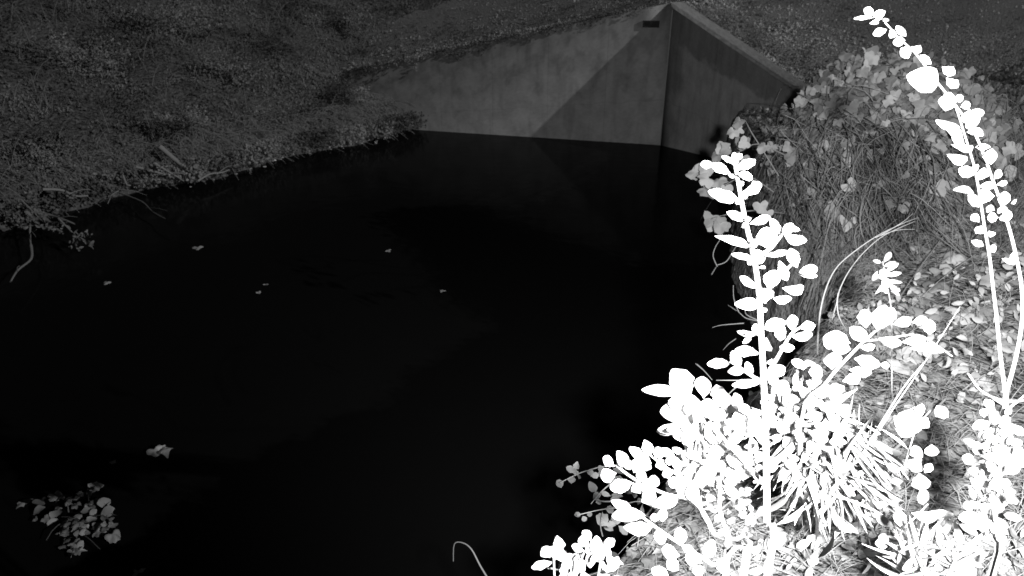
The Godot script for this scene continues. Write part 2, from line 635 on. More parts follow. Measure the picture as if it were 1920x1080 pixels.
func walls() -> void:
	var along := Vector3(-6.2, 0, -1.8)                  # from the corner along the creek
	var l := C + along * 1.5 + Vector3(0, -2.1, 0)
	var e := C + (E - C) * 1.7
	var back_l := Vector3(0.279, 0, -0.96) * 0.32
	var back_w := Vector3(0.797, 0, -0.604) * 0.32
	var t := thing("retaining_wall", "smooth grey concrete wall beyond the water, its right part in shadow", "wall", Vector3(C.x, 0, C.z))
	var drop := Vector3(0, 0.10, 0)
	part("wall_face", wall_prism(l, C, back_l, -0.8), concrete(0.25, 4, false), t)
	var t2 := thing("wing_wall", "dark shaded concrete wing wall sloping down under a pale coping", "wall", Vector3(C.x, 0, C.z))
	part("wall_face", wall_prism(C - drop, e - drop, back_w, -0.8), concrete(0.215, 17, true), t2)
	# coping: a slab laid on the sloping top, a hand proud of the creek face
	var out := Vector3(-0.797, 0, 0.604) * 0.05
	var st := SurfaceTool.new()
	st.begin(Mesh.PRIMITIVE_TRIANGLES)
	var up := Vector3(0, 0.09, 0)
	var a := C + Vector3(0, -0.098, 0) + (C - E).normalized() * 0.03
	var ring := [out, out + up * 0.85, out * 0.6 + up, back_w * 1.05 + up, back_w * 1.1 + up * 0.85, back_w * 1.1]
	for i in 6:
		var p: Vector3 = ring[i]
		var q: Vector3 = ring[(i + 1) % 6]
		for k in [a + p, e - drop + p, e - drop + q, a + p, e - drop + q, a + q]: st.add_vertex(k)
	for i in range(1, 5):
		for k in [ring[0], ring[i + 1], ring[i]]: st.add_vertex(a + k)
		for k in [ring[0], ring[i], ring[i + 1]]: st.add_vertex(e - drop + k)
	st.generate_normals()
	part("coping", st.commit(), soil(0.13, 0.2, 0.8, 51, 0.6), t2)
	# the expansion joint strip in the corner
	var js := BoxMesh.new()
	js.size = Vector3(0.02, 3.7, 0.02)
	part("corner_joint", js, mat(0.24, 0.9), t2, Transform3D(Basis(Vector3.UP, 0.9), Vector3(C.x - 0.012, 1.1, C.z + 0.016)))
	# dark steel drain box near the top of the corner
	var u := -along.normalized()
	var n := Vector3(-0.279, 0, 0.96)
	var hit := P(1221, 45, 14.5)
	var s := (C - hit).dot(n) / (ray(1221, 45)).dot(n)
	hit += ray(1221, 45) * s
	var d := thing("drain_box", "small dark box high on the concrete wall beside the corner", "drain", hit)
	var b := Basis(u, Vector3.UP, n)
	var bx := BoxMesh.new()
	bx.size = Vector3(0.36, 0.03, 0.05)
	part("lid", bx, M.black, d, Transform3D(b, hit + Vector3(0, 0.055, 0) + n * 0.028))
	part("floor", bx, M.black, d, Transform3D(b, hit - Vector3(0, 0.055, 0) + n * 0.028))
	var bs := BoxMesh.new()
	bs.size = Vector3(0.03, 0.08, 0.05)
	for k in [-0.165, 0.0, 0.165]: part("side", bs, M.black, d, Transform3D(b, hit + u * k + n * 0.028))
	var bb := BoxMesh.new()
	bb.size = Vector3(0.30, 0.08, 0.012)
	part("back", bb, M.black, d, Transform3D(b, hit + n * 0.008))
	# earth behind the walls
	var chain := [l + Vector3(-3, -0.6, -1), l, C, E, e, e + Vector3(1.2, -0.2, 2.2)]
	for i in 6: chain[i] += Vector3(0, -0.02, 0)
	var dirs := [Vector2(0.1, -1), Vector2(0.2, -1), Vector2(0.5, -0.9), Vector2(0.85, -0.5), Vector2(0.95, -0.3), Vector2(1, 0)]
	var vs := [0.28, 0.36, 0.5, 0.7, 0.9, 1.2, 1.5, 1.8, 2.2, 2.6, 3, 3.5, 4, 5, 6, 7, 8.5, 10, 13, 17, 24, 34]
	var slope := strip(chain, dirs, vs, [0.3, 0.28, 0.10, 0.10, 0.10, 0.10])
	var arr := slope.surface_get_arrays(0)
	var vert: PackedVector3Array = arr[Mesh.ARRAY_VERTEX]
	var idx: PackedInt32Array = arr[Mesh.ARRAY_INDEX]
	var turf := []
	var left_turf := []
	for k in 26000:
		var f := (rng.randi() % (idx.size() / 3)) * 3
		var u1 := sqrt(rng.randf())
		var u2 := rng.randf()
		var p := vert[idx[f]] * (1.0 - u1) + vert[idx[f + 1]] * u1 * (1.0 - u2) + vert[idx[f + 2]] * u1 * u2
		(turf if p.x > C.x else left_turf).append(Transform3D(Basis(Vector3.UP, rr(0, TAU)).scaled_local(Vector3(1, rr(0.4, 0.9), 1) * rr(0.025, 0.065)), p))
	var lip := []
	for k in 2600:
		var w := pow(rng.randf(), 0.8)
		var p := C.lerp(l, w)
		var ragged := 0.10 + 0.5 * maxf(0.0, noise.get_noise_2d(p.x * 60.0, 300.0)) * smoothstep(0.05, 0.4, w)
		p += -back_l.normalized() * rr(-0.35, 0.10) + Vector3(0, rr(-ragged, 0.05), 0)
		lip.append(Transform3D(Basis.from_euler(shaken(1.0)).scaled_local(Vector3.ONE * rr(0.03, 0.06) * smoothstep(0.0, 0.12, w)), p))
	scatter("drooping_turf", sprig, M.brush, self, lip)
	scatter("thin_turf", sprig, M.cover, self, left_turf)
	scatter("short_turf", sprig, M.turf, self, turf)
	structure("backfill_slope", slope, soil(0.13, 0.24, 1.3, 61, 4.0), "grassy earth slope behind the concrete walls")

# ---------------------------------------------------------------- near bank
func ground_xf(p: Vector3, size: float, tilt := 0.5) -> Transform3D:
	var b := Basis.from_euler(Vector3(-PI / 2 + rr(-tilt, tilt), rr(0, TAU), rr(-tilt, tilt)), EULER_ORDER_YXZ)
	return Transform3D(b.scaled_local(Vector3.ONE * size), p)

func arc(a: Vector3, b: Vector3, rise: Vector3, n := 6) -> Array:
	var out := []
	for i in n + 1:
		var t := float(i) / n
		out.append(a.lerp(b, t) + rise * 4.0 * t * (1.0 - t))
	return out

func near_bank_plants() -> void:
	# litter too dense to count, then the larger dead leaves one by one
	var spots := []
	for i in 9000:
		var x := rr(0.1, 6.5)
		var z := -rr(1.2, 8.5)
		if side(EDGE, Vector2(x, z)) < -0.45: continue
		spots.append(ground_xf(Vector3(x, near_height(x, z) + rr(0.0, 0.02), z), rr(0.02, 0.065), 0.6))
	scatter("leaf_litter", [dead_leaf[0], dead_leaf[1], dead_leaf[3], ovate[2], ovate[4]], M.litter, self, spots)
	var sticks := SurfaceTool.new()
	sticks.begin(Mesh.PRIMITIVE_TRIANGLES)
	for i in 500:
		var x := rr(0.2, 5.5)
		var z := -rr(1.3, 7.5)
		if side(EDGE, Vector2(x, z)) < -0.3: continue
		var w := rr(0, TAU)
		var l := rr(0.06, 0.35)
		var pts := []
		for k in 4:
			var q := Vector2(x, z) + Vector2(cos(w), sin(w)) * l * (k / 3.0) + Vector2(rr(-1, 1), rr(-1, 1)) * 0.02
			pts.append(Vector3(q.x, near_height(q.x, q.y) + 0.012 + rr(0, 0.03), q.y))
		tube(sticks, pts, rr(0.0015, 0.005), 0.0012, 4)
	var straws := SurfaceTool.new()
	straws.begin(Mesh.PRIMITIVE_TRIANGLES)
	for i in 1500:
		var q := pick([Vector2(1450, 500), Vector2(1935, 380), Vector2(1935, 1085), Vector2(1120, 1085), Vector2(1420, 760)]) if i % 3 else pick([Vector2(1440, 470), Vector2(1700, 440), Vector2(1640, 680), Vector2(1430, 680)])
		var a := onground(q.x, q.y, rr(0.0, 0.03))
		var w := rr(0, TAU)
		var l := rr(0.08, 0.4)
		var b := a + Vector3(cos(w) * l, 0, sin(w) * l)
		if side(EDGE, Vector2(b.x, b.z)) < -0.1: continue
		b.y = near_height(b.x, b.z) + rr(0.0, 0.12)
		tube(straws, arc(a, b, Vector3(rr(-0.04, 0.04), rr(0.01, 0.1), 0), 4), rr(0.001, 0.0024), 0.0008, 4)
	var sw := part(numbered("dry_grass_litter"), straws.commit(), M.cane, self)
	sw.set_meta("kind", "stuff")
	var so := part(numbered("twig_litter"), sticks.commit(), M.straw, self)
	so.set_meta("kind", "stuff")
	var where := [[[Vector2(1640, 480), Vector2(1920, 420), Vector2(1920, 760), Vector2(1600, 720)], 84, 0.08, 0.17, "large dead leaves among the twigs", ["behind the rosette weed under the cane tip", "behind the fork of the right shrub", "in front of the slanting leafy branch", "just left of the right shrub's fork"], Vector2(1770, 600)],
		[[Vector2(1630, 720), Vector2(1840, 720), Vector2(1840, 1000), Vector2(1660, 1040)], 48, 0.05, 0.11, "dry leaves on the bare earth", ["on bare earth beside the straight canes", "on bare earth above the ladder leaved weed", "on bare earth right of the grass clump", "on bare earth left of the right shrub's foot"], Vector2(1735, 870)],
		[[Vector2(1150, 985), Vector2(1400, 960), Vector2(1440, 1078), Vector2(1140, 1078)], 26, 0.03, 0.07, "small dead leaves at the lower bank edge", ["at the bank edge under the reaching branches", "under the bush left of the tall shoot", "at the bank edge beside the low leafy cluster", "at the foot of the tall shoot"], Vector2(1280, 1025)]]
	for g in where:
		for i in g[1]:
			var q := pick(g[0])
			var shape := rng.randi() % 5
			var tone := rng.randi() % 3
			var o := part(numbered("fallen_leaf"), dead_leaf[shape], M.dead[tone], self, ground_xf(onground(q.x, q.y, rr(0.02, 0.05)), rr(g[2], g[3]), 0.7))
			var lo: Vector2 = g[0][0]
			var spot: String = g[5][(0 if q.x < g[6].x else 1) + (0 if q.y < g[6].y else 2)]
			tag(o, "%s %s leaf lying %s" % [["dull grey", "pale grey", "whitish"][tone], ["five pointed", "tightly curled", "ragged", "rolled up", "flattish"][shape], spot], "leaf", g[4])
	# three big sunken-cheeked dead leaves and the crumpled heap below the canes' tip
	for d in [[1722, 448, 0.30, "big pale lobed leaf hanging at the tip of the arching canes"], [1795, 490, 0.30, "big crumpled pale leaf beside the hanging lobed leaf"], [1885, 560, 0.30, "broad white dead leaf behind the right shrub's stem fork"], [1770, 392, 0.2, "long curled dead leaf lying above the crumpled pale leaf"], [1715, 790, 0.12, "upright white lobed leaf on the weed over the bare earth"]]:
		var p := onground(d[0], d[1], 0.0) + (EYE - onground(d[0], d[1])).normalized() * 0.15
		var b := Basis.looking_at((p - EYE).normalized() + shaken(0.5)) * Basis(Vector3.BACK, rr(2.2, 3.8))
		tag(part(numbered("dead_leaf"), dead_leaf[[2, 1, 0, 3, 4][used.get("dead_leaf", 1) % 5]], M.dead[2], self, Transform3D(b.scaled_local(Vector3(d[2], d[2] * 1.2, d[2])), p)), d[3], "leaf")
	mound()
	grass_clump()
	canes()
	small_weeds()
	twigs()

func mound() -> void:
	# wild grape over the hump by the wall, and the curtain of dry stems under it
	var base := Vector3(3.9, near_height(3.9, -7.3), -7.3)
	var t := thing("wild_grape_vine", "grey lobed vine leaves sprawling over the mound beside the wing wall", "vine", base)
	var areas := [[[Vector2(1470, 130), Vector2(1560, 90), Vector2(1680, 100), Vector2(1760, 170), Vector2(1790, 240), Vector2(1700, 260), Vector2(1560, 225), Vector2(1450, 260), Vector2(1430, 200)], 150],
		[[Vector2(1700, 230), Vector2(1800, 250), Vector2(1790, 420), Vector2(1740, 400)], 40],
		[[Vector2(1780, 150), Vector2(1850, 160), Vector2(1915, 300), Vector2(1900, 380), Vector2(1820, 250)], 42],
		[[Vector2(1405, 240), Vector2(1470, 230), Vector2(1500, 300), Vector2(1440, 330)], 16],
		[[Vector2(1500, 260), Vector2(1700, 260), Vector2(1700, 420), Vector2(1520, 440)], 48]]
	for a in areas:
		for i in a[1]:
			var q := pick(a[0])
			var g := onground(q.x, q.y)
			var p := g + Vector3(0, rr(0.03, 0.22), 0) + (EYE - g).normalized() * rr(0.05, 0.3)
			var s := rr(0.07, 0.16)
			var dir := (Vector3(rr(-0.7, 0.7), -rr(0.1, 1.0), 0.3) + shaken(0.3)).normalized()
			part("leaf", vine_leaf[rng.randi() % 5], M.vine[rng.randi() % 3], t, leaf_xf(p, p + dir * s, s * rr(0.85, 1.1), 0.75))
	var spots := []
	for i in 1500:
		var a = areas[i % 3 if rng.randf() < 0.8 else 4]
		var q := pick(a[0])
		var g := onground(q.x, q.y)
		var p := g + Vector3(0, rr(0.0, 0.12), 0)
		var s := rr(0.05, 0.11)
		spots.append(leaf_xf(p, p + (Vector3(rr(-1, 1), -rr(-0.3, 1.0), 0.3)).normalized() * s, s, 0.9))
	scatter("underleaves", vine_leaf, M.cover, t, spots)
	var vines := SurfaceTool.new()
	vines.begin(Mesh.PRIMITIVE_TRIANGLES)
	for i in 60:
		var q := pick(areas[rng.randi() % 5][0])
		var g := onground(q.x, q.y, 0.1)
		var h := onground(clampf(q.x + rr(-120, 120), 1400, 1915), clampf(q.y + rr(-40, 120), 100, 460), 0.06)
		tube(vines, arc(g, h, Vector3(rr(-0.1, 0.1), rr(0.02, 0.2), 0.05)), 0.006, 0.003, 5)
	part("vine_stems", vines.commit(), M.twig, t, Transform3D(), true)
	var dry := thing("dry_grass_tussock", "curtain of dry drooping grass stems hanging under the vine leaves", "dry grass", onground(1600, 330))
	for pass_ in 4:
		var st := SurfaceTool.new()
		st.begin(Mesh.PRIMITIVE_TRIANGLES)
		for i in [190, 150, 70, 130][pass_]:
			var x := rr(1450, 1745)
			var y := rr(205, 400)
			var top := onground(x, y, 0.03)
			var ex := x + rr(-150, 130) + (1560.0 - x) * -0.1
			var ey := minf(y + rr(30, 190), 490)
			if pass_ == 3: ey = y + rr(-60, 60)
			var toward := (EYE - top).normalized()
			var low := onground(ex, ey, 0.02) + toward * rr(0.02, 0.3)
			var mid: Vector3 = top.lerp(low, rr(0.3, 0.7)) + toward * rr(0.03, 0.3) + Vector3(rr(-0.22, 0.22), rr(0.0, 0.2), rr(-0.1, 0.1))
			tube(st, smooth([top, mid, low], 4), rr(0.004, 0.009) * [1.0, 0.8, 1.2, 0.7][pass_], 0.0018, 4)
		part("dry_stems", st.commit(), [mat(0.14, 0.9, 0.1), mat(0.28, 0.9, 0.1), mat(0.2, 0.9, 0.1), mat(0.34, 0.9, 0.1)][pass_], dry, Transform3D(), true)
	# sparse fine weeds along the right edge, and grass on the earth behind the walls
	var st2 := SurfaceTool.new()
	st2.begin(Mesh.PRIMITIVE_TRIANGLES)
	for i in 260:
		var x := rr(1800, 1935)
		var y := rr(180, 480)
		var g := onground(x, y)
		var h := g + Vector3(rr(-0.25, 0.25), rr(0.1, 0.4), rr(-0.1, 0.2))
		tube(st2, arc(g, h, Vector3(rr(-0.06, 0.06), 0.05, 0), 4), 0.004, 0.0012, 4)
	var o := part(numbered("weedy_grass"), st2.commit(), M.straw, self)
	o.set_meta("kind", "stuff")
	var cover := []
	for i in 4500:
		var x := rr(2.6, 11.0)
		var z := -rr(5.0, 15.0)
		if side(EDGE, Vector2(x, z)) < 0.2: continue
		cover.append(Transform3D(Basis(Vector3.UP, rr(0, TAU)).scaled_local(Vector3(1, rr(0.5, 1.0), 1) * rr(0.05, 0.12)), Vector3(x, near_height(x, z), z)))
	scatter("ground_cover", sprig, M.cover, self, cover)
	var t2 := thing("vine_tendril", "leafy vine trailing out over the water in front of the wing wall", "vine", onground(1450, 330))
	for s in [[1470, 290, 1420, 270, 1385, 285, 1345, 290], [1450, 360, 1400, 330, 1350, 350, 1310, 340], [1460, 330, 1410, 250, 1395, 225, 1375, 230], [1470, 400, 1410, 395, 1350, 405, 1335, 410]]:
		stem("stem", t2, s, 6.1, 5.4, 0.006, 0.003, M.twig)
	for q in [[1392, 220, 24], [1378, 238, 22], [1393, 255, 28], [1405, 262, 24], [1362, 268, 26], [1348, 282, 26], [1372, 275, 24], [1440, 268, 26], [1330, 305, 30], [1318, 320, 34], [1335, 330, 30], [1312, 348, 34], [1350, 330, 32], [1360, 342, 30], [1345, 405, 34], [1338, 398, 30], [1352, 412, 28], [1368, 412, 30], [1425, 375, 26], [1440, 390, 24], [1410, 300, 26], [1395, 240, 20]]:
		var p := P(q[0], q[1], rr(5.4, 5.8))
		var s: float = q[2] / FOCAL * 5.6
		part("leaf", vine_leaf[rng.randi() % 5], M.vine[rng.randi() % 2], t2, leaf_xf(p, p + (Vector3(rr(-1, 0.3), -rr(0.0, 0.9), 0.2)).normalized() * s, s, 0.6))

func grass_clump() -> void:
	var root := onground(1560, 930)
	var t := thing("strap_grass_clump", "bright white clump of arching strap grass right of the tall shoot", "grass clump", root)
	var blades := []
	for i in 290:
		var q := pick([Vector2(1470, 800), Vector2(1540, 760), Vector2(1620, 800), Vector2(1640, 880), Vector2(1600, 930), Vector2(1500, 920)])
		var d := rr(1.75, 2.15)
		var a := P(q.x, q.y, d)
		var out := Vector2(q.x - 1540 + rr(-30, 60), 60 + rr(-50, 140)).normalized()
		if i % 4 == 0: out = Vector2(rr(-1, 1), rr(-0.6, 0.8)).normalized()
		var l := rr(0.07, 0.17)
		var b := a + LOOK * Vector3(out.x, -out.y, rr(-0.3, 0.3)) * l
		part("blade", strap[rng.randi() % 3], green(), t, leaf_xf(a, b, rr(0.006, 0.010), 0.4))
		blades.append([a, b])
	var st := SurfaceTool.new()
	st.begin(Mesh.PRIMITIVE_TRIANGLES)
	for i in 90:
		var q := Vector2(rr(1480, 1620), rr(800, 930))
		tube(st, arc(root + shaken(0.08), P(q.x, q.y, rr(1.8, 2.2)), Vector3(0, 0.05, 0), 4), 0.005, 0.003, 4)
	part("stalks", st.commit(), M.cane, t, Transform3D(), true)
	st = SurfaceTool.new()
	st.begin(Mesh.PRIMITIVE_TRIANGLES)
	for i in 420:
		var q: Array = blades[rng.randi() % blades.size()]
		var a: Vector3 = q[0] + shaken(0.05) - Vector3(0, 0.02, 0)
		st.append_from(strap[i % 3], 0, leaf_xf(a, a + (q[1] - q[0]) * rr(0.5, 0.9) + shaken(0.03), rr(0.004, 0.008), 0.5))
	part("fine_blades", st.commit(), M.leaf[1], t, Transform3D(), true)
	# a second, finer tuft at the lower edge of the frame
	var root2 := onground(1745, 1070)
	var t2 := thing("narrow_leaf_weed", "spiky narrow leaved weed low at the bottom right of the bank", "weed", root2)
	for i in 120:
		var q := Vector2(rr(1690, 1800), rr(1020, 1085))
		var a := P(q.x, q.y, rr(1.55, 1.75))
		var b := a + LOOK * Vector3(rr(-1, 1), rr(-0.2, 1.0), rr(-0.3, 0.5)).normalized() * rr(0.05, 0.10)
		part("blade", strap[rng.randi() % 2], green(), t2, leaf_xf(a, b, rr(0.006, 0.010), 0.6))
	part("stalk", tube_mesh([root2, root2.lerp(P(1745, 1050, 1.65), 0.5) + Vector3(0.02, 0, 0), P(1745, 1050, 1.65)], 0.005, 0.003), M.bark, t2)

func canes() -> void:
	var t := thing("arching_cane", "thin pale dry cane arching right from the bank edge", "cane", onground(1532, 665))
	stem("stem", t, [1532, 665, 1535, 610, 1543, 560, 1560, 515, 1585, 485, 1640, 445, 1690, 420, 1722, 408], 3.1, 3.5, 0.0045, 0.002, M.cane)
	stem("stem", t, [1640, 446, 1680, 432, 1715, 430], 3.36, 3.4, 0.002, 0.0012, M.cane)
	stem("stem", t, [1650, 442, 1690, 418, 1712, 400], 3.36, 3.4, 0.002, 0.0012, M.cane)
	var t2 := thing("arching_cane", "shorter second cane curving up inside the long arching cane", "cane", onground(1585, 620))
	stem("stem", t2, [1588, 622, 1572, 590, 1571, 555, 1585, 520, 1605, 490, 1628, 465, 1660, 440, 1715, 415], 3.2, 3.5, 0.004, 0.0018, M.cane)
	stem("stem", t2, [1560, 600, 1568, 570, 1571, 550], 3.2, 3.2, 0.0022, 0.002, M.cane)
	var t3 := thing("straight_cane", "pair of straight white canes leaning right beside the grass clump", "cane", onground(1618, 860))
	stem("stem", t3, [1618, 850, 1660, 780, 1695, 725, 1732, 680], 1.75, 1.9, 0.0028, 0.002, M.bark)
	stem("stem", t3, [1630, 838, 1672, 770, 1705, 722, 1745, 662, 1800, 575], 1.8, 2.1, 0.0026, 0.0016, M.bark)
	for s in [[1690, 600, 1820, 505, "thin straight twig leaning over the litter left of the fork"], [1640, 640, 1760, 470, "thin pale twig rising to the right among big dead leaves"], [1560, 980, 1420, 1010, "short pale twig lying left of the grass clump"], [1640, 885, 1760, 785, "thick grey stick lying on the bare earth"], [1800, 1030, 1870, 800, "thin white twig slanting in front of the right shrub's foot"], [1870, 1075, 1930, 930, "thin twig slanting at the lower right corner"], [1300, 1000, 1420, 920, "thin twig crossing the lower shoots"]]:
		var a := onground(s[0], s[1], 0.03)
		var b := onground(s[2], s[3], 0.12)
		var w := 0.008 if s[4].begins_with("thick") else 0.004
		tag(part(numbered("twig"), tube_mesh([a, a.lerp(b, 0.5) + shaken(0.03), b], w, w * 0.7), M.straw if w > 0.01 else M.cane, self), s[4], "twig")

func small_weeds() -> void:
	var t := thing("seedling", "seedling with two round upright leaves on bare earth right of the grass", "seedling", onground(1680, 1010))
	stem("stem", t, [1683, 1008, 1700, 985, 1718, 968, 1740, 945], 1.75, 1.7, 0.003, 0.002, M.bark, onground(1680, 1010))
	leaves(t, 1280, 720, 3.0, 1.72, 1.72, [1350, 680, 1350, 590, 65, 1222, 800, 1222, 712, 68, 1285, 725, 1420, 762, 62, 1365, 722, 1505, 738, 55, 1190, 850, 1335, 850, 60, 1160, 890, 1090, 900, 60, 1130, 900, 1135, 845, 55, 1160, 900, 1250, 930, 60])
	var t2 := thing("tall_weed", "slender weed with a drooping rosette of narrow leaves at its top", "weed", onground(1672, 745))
	stem("stem", t2, [1672, 740, 1672, 650, 1671, 580, 1662, 530, 1655, 490], 2.6, 2.45, 0.003, 0.002, M.bark, onground(1672, 745))
	leaves(t2, 1280, 360, 3.0, 2.45, 2.45, [1130, 400, 1170, 345, 30, 1120, 400, 1080, 390, 26, 1130, 420, 1200, 390, 26, 1130, 430, 1060, 500, 30, 1140, 450, 1215, 400, 26, 1140, 470, 1230, 455, 28, 1150, 480, 1085, 470, 30, 1150, 500, 1240, 500, 28, 1160, 520, 1210, 560, 30, 1150, 520, 1090, 565, 26, 1160, 530, 1235, 590, 26, 1150, 470, 1100, 440, 40, 1140, 480, 1150, 540, 50, 1130, 430, 1140, 480, 46, 1160, 560, 1130, 555, 26, 1175, 560, 1235, 545, 24])
	var t3 := thing("white_leaved_weed", "weed with a ladder of broad white leaves over the bare earth", "weed", onground(1700, 905))
	stem("stem", t3, [1690, 900, 1703, 850, 1720, 800, 1745, 770], 2.0, 1.9, 0.003, 0.002, M.bark, onground(1690, 903))
	leaves(t3, 1280, 720, 3.0, 1.9, 1.95, [1310, 130, 1240, 300, 140, 1420, 180, 1480, 140, 80, 1300, 140, 1350, 160, 80, 1280, 400, 1350, 370, 70, 1400, 340, 1400, 410, 70, 1270, 430, 1350, 450, 70, 1340, 440, 1290, 500, 60, 1330, 500, 1340, 590, 90, 1360, 500, 1400, 455, 40, 1250, 250, 1200, 190, 60, 1380, 190, 1330, 240, 70])
	var n := 0
	for d in [[1690, 640, 30, 90, "knee high weed tangle behind the straight canes"], [1800, 620, 34, 110, "pale weed tangle left of the right shrub's fork"], [1860, 560, 20, 70, "pale weed leaves between the two stems of the right shrub"], [1780, 720, 24, 90, "low weed with white leaves left of the right shrub's trunk"], [1470, 1030, 34, 90, "low leafy weed at the foot of the tall shoot"], [1650, 1050, 30, 70, "low leafy weed under the grass clump at the frame's lower edge"], [1830, 1060, 34, 70, "fine leaved weed at the foot of the right shrub"]]:
		var w := thing("low_weed", d[4], "weed", onground(d[0], d[1]))
		for k in 3:
			var a := onground(d[0] + rr(-0.4, 0.4) * d[3], d[1] + rr(0.0, 0.3) * d[3])
			part("stem", tube_mesh([a, a + Vector3(rr(-0.05, 0.05), 0.1, 0.03), a + Vector3(rr(-0.12, 0.12), 0.22, 0.08)], 0.003, 0.002), M.bark, w)
		for k in int(d[2] * 1.8):
			var g := onground(d[0] + rr(-1, 1) * d[3], d[1] + rr(-0.8, 0.8) * d[3], rr(0.03, 0.18))
			var l := rr(0.03, 0.075)
			part("leaf", ovate[rng.randi() % 5], green() if rng.randf() < 0.6 else M.dead[2], w, leaf_xf(g, g + shaken(1.0).normalized() * l, l * rr(0.35, 0.6), 0.8))

func twigs() -> void:
	var list := [["bare_twig", "bare forked twig over the water left of the tall shoot", 4.6, 0.004, [[1345, 500, 1337, 480, 1342, 462, 1350, 450], [1345, 497, 1362, 490, 1375, 470, 1385, 455], [1334, 515, 1340, 505, 1345, 497]]],
		["bare_twig", "bare branching twig over the water beside the shoot's middle", 4.2, 0.004, [[1430, 603, 1400, 597, 1385, 585, 1370, 575], [1385, 585, 1376, 560, 1375, 535], [1380, 582, 1365, 572], [1420, 600, 1400, 590, 1395, 578, 1380, 565], [1395, 606, 1370, 608, 1350, 610, 1336, 614]]],
		["bare_twig", "short bare twig over the water at the shoot's lower left", 3.6, 0.003, [[1380, 635, 1366, 645, 1356, 656]]],
		["bare_twig", "straight pale twigs poking out left above the leafy mass", 2.4, 0.003, [[1420, 712, 1385, 713, 1343, 713], [1385, 722, 1370, 735, 1358, 748], [1305, 682, 1320, 695, 1335, 712]]],
		["bare_twig", "hooked bare stem rising from the bottom edge over the water", 2.2, 0.0035, [[915, 1085, 900, 1060, 884, 1030, 868, 1018, 852, 1020, 850, 1052]]]]
	for d in list:
		var t := thing(d[0], d[1], "twig", P(d[4][0][0], d[4][0][1], d[2]))
		for s in d[4]: stem("stem", t, s, d[2], d[2] + 0.1, d[3], d[3] * 0.5, M.wet[0] if d[2] < 2.3 else M.twig)
	var w := thing("trailing_vine", "small grey leaved vine reaching left over the water above the lower cluster", "vine", onground(1200, 960))
	for s in [[1160, 872, 1125, 876, 1090, 886, 1050, 905], [1155, 900, 1135, 915, 1120, 930, 1108, 945], [1180, 950, 1130, 955, 1082, 966], [1150, 940, 1130, 940, 1115, 935], [1130, 1005, 1126, 985, 1130, 960], [1240, 960, 1200, 940, 1160, 950]]:
		stem("stem", w, s, 2.5, 2.45, 0.003, 0.0016, M.twig)
	var keep = M.leaf
	M.leaf = [mat(0.1), mat(0.14), mat(0.2)]
	leaves(w, 960, 640, 2.454, 2.5, 2.5, [300, 605, 250, 578, 30, 292, 592, 300, 555, 28, 312, 608, 280, 602, 25, 238, 645, 203, 662, 38, 272, 655, 275, 620, 36, 308, 635, 312, 615, 20, 345, 605, 375, 600, 30, 386, 692, 358, 650, 38, 410, 705, 368, 722, 35, 455, 712, 412, 695, 26, 385, 740, 412, 738, 24, 320, 795, 288, 800, 22, 345, 800, 368, 792, 22, 325, 805, 340, 828, 24, 440, 795, 396, 835, 62, 450, 825, 462, 862, 40, 430, 770, 475, 775, 34, 360, 620, 400, 615, 26, 395, 590, 420, 580, 30])
	fill_leaves(w, [Vector2(1120, 880), Vector2(1190, 870), Vector2(1240, 960), Vector2(1150, 1000)], 24, 2.5, 2.8, 0.03, 0.06)
	M.leaf = keep

